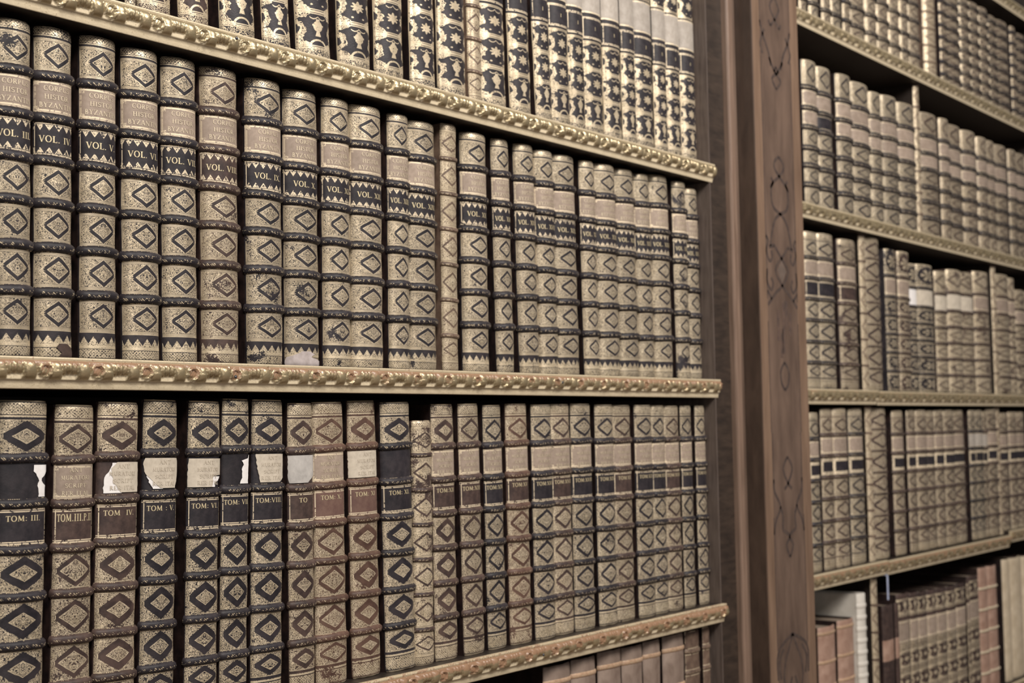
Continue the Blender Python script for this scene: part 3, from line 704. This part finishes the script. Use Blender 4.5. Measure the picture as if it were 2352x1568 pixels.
# bottom shelf
VEL = plain('worn_calf', (.15, .105, .082), (.27, .205, .165), .6, 30, (1, 1, .6))
VEL2 = tooled('lines', 'tan')
for i, r in enumerate(LOW):
    r = (r[0], r[1] - .001, r[2], r[3])
    bands = (.07, .24, .42, .6, .78) if i < 6 else (.10, .20, .30, .40, .52, .7, .86)
    if i == 7: r = clampw(r, 2.912)
    plain_book(r, VEL if i not in (6, 7) else tooled('lines', 'pale'), 'tan' if i < 6 else 'pale', 'tan calf folio, near case bottom shelf, %s' % ('against the case side' if i == 7 else 'leftmost, beside the dark gap' if i == 0 else '%s from its left end' % ORD[i + 1]),
               GL, -.9164, bands=bands, nu=12)

# ================================================================== inlaid pilaster between the two cases
pil = empty('pilaster', (3.15, 0, -1.45), 'tall walnut pilaster with dark strapwork inlay standing between the two bookcases', 'pilaster')
def pp(o): o.parent = pil; o.matrix_parent_inverse = Matrix.Translation((-3.15, 0, 1.45)); return o
pp(box('moulding', (3.000, -.012, -1.45), (3.028, .03, 1.62), MOULDWOOD, bevel=.005))
pp(box('moulding', (3.028, -.006, -1.45), (3.049, .03, 1.62), plain('moulding_inner', (.085, .055, .04), (.15, .10, .074), .4, 12, (5, 5, .4)), bevel=.003))
pp(box('shaft', (3.0495, -.0485, -1.45), (3.292, .10, 1.62), SHADEDFLANK, bevel=.001))
face = pp(box('front_panel', (3.0490, -.0520, -1.45), (3.2925, -.0480, 1.62), PILWOOD, bevel=.001))
YF = -.0522
def loc(p): return (p[0], p[1])
def ribbon(pts, w_, mb, y=YF):
    L_, R_ = [], []
    for i in range(len(pts)):
        a = pts[max(i-1, 0)]; c = pts[min(i+1, len(pts)-1)]; dx, dz = c[0]-a[0], c[1]-a[1]; L = math.hypot(dx, dz) or 1e-6
        nx, nz = -dz/L*w_/2, dx/L*w_/2
        L_.append((pts[i][0]+nx, y, pts[i][1]+nz)); R_.append((pts[i][0]-nx, y, pts[i][1]-nz))
    b = len(mb.v); n = len(pts); mb.v += L_ + R_
    for i in range(n - 1):
        mb.f.append((b+i, b+n+i, b+n+i+1, b+i+1)); mb.mi.append(0); mb.P += [(0, 0)]*4; mb.M += [(0, 0)]*4
XL, XR = 3.088, 3.247; XC = (XL + XR) / 2; HW = (XR - XL) / 2
bm = MB(); bm.quad([(3.0495, YF + .0001, -1.45), (XL, YF + .0001, -1.45), (XL, YF + .0001, 1.62), (3.0495, YF + .0001, 1.62)])
o = bm.build('border_strip', BORDERWOOD, face, False)
bm = MB(); bm.quad([(XR, YF + .0001, -1.45), (3.292, YF + .0001, -1.45), (3.292, YF + .0001, 1.62), (XR, YF + .0001, 1.62)])
bm.build('border_strip', BORDERWOOD, face, False)
# strapwork, mirrored about the middle of the face: u 0..1 from the centre line to the border line
def strap(zc, curves, w_=.0088):
    for c in curves:
        # round the polyline a little
        pts = []
        for i in range(len(c) - 1):
            for q in range(4):
                s = q / 4
                p0 = c[max(i-1, 0)]; p1 = c[i]; p2 = c[i+1]; p3 = c[min(i+2, len(c)-1)]
                def cr(a, b, d, e): return .5 * ((2*b) + (-a + d)*s + (2*a - 5*b + 4*d - e)*s*s + (-a + 3*b - 3*d + e)*s**3)
                pts.append((cr(p0[0], p1[0], p2[0], p3[0]), cr(p0[1], p1[1], p2[1], p3[1])))
        pts.append(c[-1])
        for s in (-1, 1):
            mb = MB(); ribbon([(XC + s * u * HW, zc + z) for (u, z) in pts], w_, mb); mb.build('inlay_strap', INLAY, face, False)
def lines(z0, z1, s):
    for sx in (-1, 1):
        mb = MB(); ribbon([(XC + sx * HW * s, z0), (XC + sx * HW * s, z1)], .0036, mb); mb.build('inlay_line', INLAY, face, False)
lines(.96, 1.60, 1.0); lines(.30, .90, 1.0); lines(-.02, .246, 1.0); lines(-.14, -.02, .94); lines(-.53, -.22, 1.0); lines(-1.4, -.66, 1.0)
strap(0, [
 [(0, 1.050), (.30, 1.022), (0, .992), (-.30, .972)], [(.30, .972), (.42, .985)],
 [(1.0, .975), (.80, .940), (.48, .905), (.34, .872)], [(.70, .958), (1.0, .920), (.86, .895)],
 [(-.45, .892), (-.1, .862), (.28, .842), (0, .818)], [(.15, .86), (0, .875)],
 [(0, .652), (.28, .638), (.30, .622), (.12, .610), (-.16, .596), (-.50, .578), (-.56, .545), (-.40, .522), (0, .511), (.36, .494), (.58, .462), (.72, .428)],
 [(.55, .596), (.42, .585), (.62, .572)],
 [(1.0, .452), (.86, .440), (.98, .415), (.80, .392), (.62, .40), (.66, .418)],
 [(-.46, .432), (-.1, .408), (.42, .372), (0, .336), (-.4, .318), (-.72, .30), (-.98, .285)],
 [(.46, .432), (.80, .425)],
 [(.72, .352), (.60, .338), (.74, .322), (.98, .340), (.96, .372)],
 [(.72, .300), (.98, .320)],
 [(0, .150), (.26, .128), (.22, .098), (0, .082)],
 [(0, -.078), (.30, -.106), (0, -.142), (-.25, -.155)],
 [(.94, -.130), (.90, -.160), (.55, -.195), (.88, -.230), (1.0, -.26)],
 [(.55, -.195), (.40, -.22), (.42, -.25), (.2, -.258), (0, -.270), (.22, -.29), (0, -.318)],
 [(0, -.50), (.28, -.535), (.50, -.56), (.62, -.60), (.4, -.64), (.1, -.60)],
 [(0, -.50), (.95, -.535), (1.0, -.60)],
 [(.6, -.53), (.9, -.56), (.8, -.60)]])
for (x_, z0_, z1_) in ((-.35, .20, .275), (.45, .215, .27), (.0, .17, .30), (.2, .235, .30), (-.15, .16, .23)):
    mb = MB(); ribbon([(XC + x_ * HW, z0_), (XC + (x_ + .03) * HW, z1_)], .014, mb); mb.build('inlay_tassel', plain('inlay_tassel', (.065, .045, .038), (.12, .075, .055), .45, 40), face, False)
mb = MB(); mb.quad([(XC, YF, .398), (XC - .30*HW, YF, .372), (XC, YF, .342), (XC + .30*HW, YF, .372)]); mb.build('inlay_diamond', plain('inlay_grey', (.10, .075, .06), (.14, .10, .08), .45, 60), face, False)

# ================================================================== far bookcase, set back beyond the pilaster
YR = .095
ZR = [1.1043, .5648, .0534, -.4495]; ZR0 = 1.5505
far = empty('bookcase', (4.6, .26, -1.45), 'far walnut bookcase right of the inlaid pilaster, its gilded shelves crowded with folios', 'bookcase')
def fp(o): o.parent = far; o.matrix_parent_inverse = Matrix.Translation((-4.6, -.26, 1.45)); return o
FX0, FX1 = 3.36, 5.75
fp(box('back_panel', (FX0, YR + .33, -1.45), (FX1 + .03, YR + .345, 2.0), CASEWOOD))
fp(box('side_panel', (FX0, YR + .0, -1.45), (FX0 + .03, YR + .33, 2.0), CASEWOOD))
fp(box('side_panel', (FX1, YR + .0, -1.45), (FX1 + .03, YR + .33, 2.0), CASEWOOD))
fp(box('stile', (3.29, YR + .006, -1.45), (FX0, YR + .03, 2.0), DARKWOOD))
def far_shelf(x0, x1, z, phase, bole):
    s = fp(box('shelf', (x0, YR + .0004, z), (x1, YR + .33, z + T), CASEWOOD))
    edging('shelf_edging', x0, x1, YR, z, s, .0034, bole, phase); return s
SX0 = FX0 + .031; SX1 = FX1 - .001
far_shelf(SX0, SX1, ZR0, .2, .3); far_shelf(SX0, SX1, ZR[0], .1, .3); far_shelf(SX0, SX1, ZR[1], .5, .4)
far_shelf(SX0, 4.055, ZR[2], .3, .6); far_shelf(4.063, SX1, ZR[2] - .002, .8, .6)
far_shelf(SX0, 4.085, ZR[3], .3, .9); far_shelf(4.093, 5.19, ZR[3] - .003, .8, .9); far_shelf(5.196, SX1, ZR[3] + .012, .5, .7)
far_shelf(SX0, SX1, -.972, .2, .5)
GR = ['far case, top row of folios', 'far case, second row of folios', 'far case, third row of folios', 'far case, fourth row of folios', 'far case, bottom row of folios']
rowname = ['top row of the far case', 'second row of the far case', 'third row of the far case', 'fourth row of the far case', 'bottom row of the far case']
def divider(r, z0, z1, n=6):
    """upright between two bays, its front edge clad with a gilt spine"""
    x0, W, H, l = r
    W = min(W, .036)
    d = fp(box('divider', (x0 + .002, YR + .03, z0), (x0 + W - .002, YR + .33, z1), CASEWOOD))
    H = z1 - z0 - .001; b = .25 * W
    mt = [tooled('lattice', 'pale'), leather('pale')]
    m = MB(); ts = [-1 + .25*i for i in range(9)]
    for j in range(n):
        za = z0 + H * j / n; zb_ = z0 + H * (j + 1) / n - .007
        fn = lambda t, z: (x0 + W/2 + W/2 * math.sin(t * 1.5), YR + .03 - .012 * math.cos(t * 1.5), z)
        m.grid(fn, ts, [za, (za+zb_)/2, zb_], 0, P=lambda t, z: (t, (z - (za+zb_)/2) / ((zb_-za)/2)), M=lambda t, z: (t * .02, z))
        fn2 = lambda t, z: (x0 + W/2 + W/2 * math.sin(t * 1.5), YR + .03 - .0145 * math.cos(t * 1.5), z)
        m.grid(fn2, ts, [zb_, zb_ + .0035, zb_ + .007], 1)
    m.build('divider_cladding', mt, d)
def dz(i): return ZR[i] + T
def fardesc(kind, i, row_, extra=''): return '%s, %s%s' % (kind, rowname[row_], extra)
zc = [dz(0), dz(1), dz(2), dz(3), -.930]
tops = [ZR0, ZR[0], ZR[1], ZR[2], ZR[3]]
rng = random.Random(4)
# top row
for i, r in enumerate(R0):
    x0, W, H, l = r
    if i == 11:
        thin_book((x0, min(W, .09), .40, 0), 'brownish pale volume beside the dark gap, top row of the far case', GR[0], zc[0], yf=YR + .015, simple=True); continue
    if i < 5: tone = 'black' if i % 2 else 'brown'
    else: tone = 'brown'
    k_ = .2; H = .36 + (.02 if i < 11 else 0) + .006 * math.sin(i * 2.1)
    kind = 'bold_thin' if i > 11 else 'diamond'
    D = tooled(kind, tone, .0); lt = LT(tone)
    bands = [(.07 + .118 * q) for q in range(8)] if i > 11 else [(.12 + .15 * q) for q in range(6)]
    z = panel_zones(bands, .010, H, [D] * (len(bands)+1), lt, [], [])
    side = ('%s left of the brownish volume' % ORD[11 - i]) if i < 11 else ('%s right of the dark gap' % ORD[i - 11])
    make_book('pale gilt folio, %s, top row, far case' % side, GR[0], x0, W, H, 0, YR + .015, zc[0], k_, z, bands, .013, .006, 'black', (), 8, (), .0004, simple=True, base_tone='deep')
# second row
for i, r in enumerate(R1):
    x0, W, H, l = r
    if i == 7: divider(r, zc[1], tops[1] - .0005, 7); continue
    side = ('%s left of the upright divider' % ORD[7 - i]) if i < 7 else ('%s right of the upright divider' % ORD[i - 7])
    D = tooled('diamond', 'black' if i < 7 else 'brown'); lt = LT('black'); bands = (.19, .33, .46, .60, .72, .85)
    z = panel_zones(bands, .012, H, [D, lt, lt, D, D, D, D], lt, [], [])
    lk = 'black' if i == 1 else 'tan'
    labs = [('title_label', .205, .315, label_mat('tan'), [], None), ('volume_label', .345, .445, label_mat(lk), [], None)]
    make_book('pale-labelled gilt folio, %s, second row, far case' % side if i != 1 else 'gilt folio with one blue-black label, second from the pilaster, second row, far case',
              GR[1], x0, W, H, 0, YR + .015 + .003 * math.sin(i * 2), zc[1], .2, z, bands, .015, .006, 'black', labs, 8, (), .0006, simple=True, base_tone='deep')
# third row
tone2 = {2: 'brown', 5: 'black', 6: 'brown', 7: 'black', 8: 'black'}
for i, r in enumerate(R2):
    x0, W, H, l = r
    if i in (3, 13): divider(r, zc[2], tops[2] - .0005); continue
    if i == 4:
        thin_book((x0, min(W, .115), .466, 0), 'tall pale gilt volume right of the divider, third row, far case', GR[2], zc[2], yf=YR + .015, n=6, simple=True, tone='brown', style='bold_thin'); continue
    H = min(H, .448)
    if i < 3:
        d = ['gilt folio with dark diamonds, nearest the pilaster, third row, far case', 'gilt folio with dark diamonds, second from the pilaster, third row, far case', 'worn brown folio left of the divider, third row, far case'][i]
        mid = bot_book((x0, W, H, 0), '', 'black' if i < 2 else 'brown', d, GR[2], 0 if i < 2 else .08, .001, 'tan', (), 'bold_thin', 8, YR + .015, zc[2], False, simple=True)
        continue
    tone = tone2.get(i, 'brown'); side = ('%s right of the tall pale volume' % ORD[i - 4]) if i < 13 else ('%s right of the second divider' % ORD[i - 13])
    D = tooled('rosette' if i < 9 else 'lattice', tone, .07); lt = LT(tone); bands = (.19, .34, .47, .60, .73, .86)
    z = panel_zones(bands, .010, H, [D, lt, D, D, D, D, D], lt, [], [])
    lm = {7: WHITE, 8: CREAM, 9: CREAM, 10: CREAM, 11: CREAM}.get(i, label_mat('tan'))
    labs = [('title_label', .205, .325, lm, [], None)]
    make_book('worn folio, %s label, %s, third row, far case' % ('pale cream' if i in (7, 8, 9, 10, 11) else 'tan', side), GR[2], x0, W, H, .02 if i == 6 else 0, YR + .015 + .004 * math.sin(i * 3), zc[2], .16, z, bands, .010, .004, tone, labs, 8, (), .003 if i > 4 else .001, simple=True)
# fourth row
for i, r in enumerate(R3):
    x0, W, H, l = r
    if i in (4, 17): divider(r, zc[3], tops[3] - .003); continue
    if i == 5:
        thin_book((x0, min(W, .125), .452, 0), 'wide pale gilt volume, brown at its foot, beside the divider, fourth row, far case', GR[3], zc[3], yf=YR + .015, n=6, simple=True, tone='brown', worn=.03, style='bold_thin'); continue
    H = min(H, .450)
    side = ('%s left of the divider' % ORD[4 - i]) if i < 4 else ('%s right of the wide pale volume' % ORD[i - 5]) if i < 17 else ('%s right of the second divider' % ORD[i - 17])
    tone = 'black' if i in (0, 3, 13, 14) else 'brown'
    bot_book((x0, W, H, 0), '', tone, 'gilt folio, %s, fourth row, far case' % side, GR[3], .01, .001, 'tan' if i not in (13, 14, 15) else 'grey', (), 'bold_thin', 8, YR + .015 + .003 * math.sin(i * 2.2), zc[3], False, simple=True, vk='framed')
# bottom row
PINK = plain('pink_calf', (.24, .14, .10), (.38, .25, .19), .6, 30); VELLUM = plain('white_vellum', (.50, .46, .40), (.64, .60, .54), .55, 20)
PALEV = plain('pale_vellum', (.40, .32, .22), (.54, .45, .33), .6, 25)
for i, r in enumerate(R4):
    x0, W, H, l = r; zb = zc[4]
    if i == 3: divider(r, zb, tops[4] - .003); continue
    if i in (0, 1):
        z = panel_zones((.05, .26, .44, .62, .80), .008, H, [PINK] * 6, PINK, [], [])
        plain_book(r, PINK, 'tan', 'short pinkish tan folio, %s, bottom row, far case' % ('nearest the pilaster' if i == 0 else 'against the tall white vellum folio'), GR[4], zb, yf=YR + .015, bands=(.05, .26, .44, .62, .80), nu=8, simple=True)
    elif i == 2:
        x0 = x0 + .002
        plain_book((x0, .055, H + .012, 0), VELLUM, 'pale', 'tall white vellum folio beside the divider, bottom row of the far case', GR[4], zb, yf=YR + .004, k=.2, bands=[.08 + .075 * q for q in range(12)], nu=8, simple=True, base_mat=VELLUM, bmat=VELLUM, bh=.012)
    elif i in (4, 5):
        z = [(0, .27, leather('brown')), (.27, .43, PINK), (.43, 1, leather('brown'))]
        plain_book((x0, W, .385, 0), leather('brown'), 'brown', 'dark brown folio right of the divider, bottom row of the far case' if i == 4 else 'narrow reddish folio beside the dark brown one, bottom row of the far case', GR[4], zb, yf=YR + .015, zones=z, nu=8, simple=True)
    elif i <= 14:
        H = r[2]; S = tooled('scroll', 'brown', -.04); V = tooled('key', 'brown', -.02); lt = leather('brown')
        z = [(0, .04, lt), (.04, .15, tooled('vase', 'brown', -.04)), (.15, .17, V), (.17, .19, lt), (.19, .37, lt), (.37, .43, V), (.43, .54, S), (.54, .60, V), (.60, .72, S), (.72, .78, V), (.78, .92, S), (.92, 1, V)]
        make_book('dark folio, long tan label, %s in the matching set, bottom row, far case' % ORD[i - 5], 'matching set in the bottom row of the far case', x0, W, H, 0, YR + .015, zb, .12, z, (), tone='brown',
                  labels=[('title_label', .20, .365, label_mat('tan'), [], None)], nu=8, jag=.001, simple=True, base_tone='deep')
    elif i in (15, 16):
        plain_book(r, PINK, 'tan', 'reddish gold-banded folio, %s of the pair before the dark gap, bottom row, far case' % ('left' if i == 15 else 'right'), GR[4], zb, yf=YR + .015, bands=(.17, .34, .51, .68, .85), nu=8, simple=True, bd=.004, bmat=PALEV)
    else:
        plain_book(r, PALEV, 'pale', 'tall pale vellum folio, %s, bottom row, far case' % ('beside the dark gap' if i == 17 else '%s from the dark gap' % ORD[i - 16]), GR[4], zb, yf=YR + .015, nu=8, simple=True, k=.15)
# pale metal clip under the joint of the far shelf
m = MB(); m.box((-.004, -.003, -.075), (.004, .0, 0)); m.box((-.004, -.003, -.004), (.004, .016, 0))
clip = m.build('metal_clip', plain('blue_reflection_metal', (.45, .50, .70), (.60, .66, .85), .3, 60, metal=.3), None, False, .001)  # bluish reflection is painted into the metal's colour
clip.location = (4.088, YR - .001, ZR[3] - .0006); clip['label'] = 'small pale bluish metal clip hanging under a joint in the far shelf'; clip['category'] = 'clip'

# ------------------------------------------------------------------ the room behind and below
wl = box('wall_back', (-1.5, .47, -1.45), (7.5, .6, 2.6), plain('wall_plaster', (.25, .22, .19), (.34, .30, .26), .8, 6)); wl['kind'] = 'structure'
fl = box('floor', (-1.5, -5.5, -1.5), (7.5, .6, -1.45), plain('floor_boards', (.12, .08, .055), (.19, .13, .09), .5, 5, (.4, 4, 1))); fl['kind'] = 'structure'
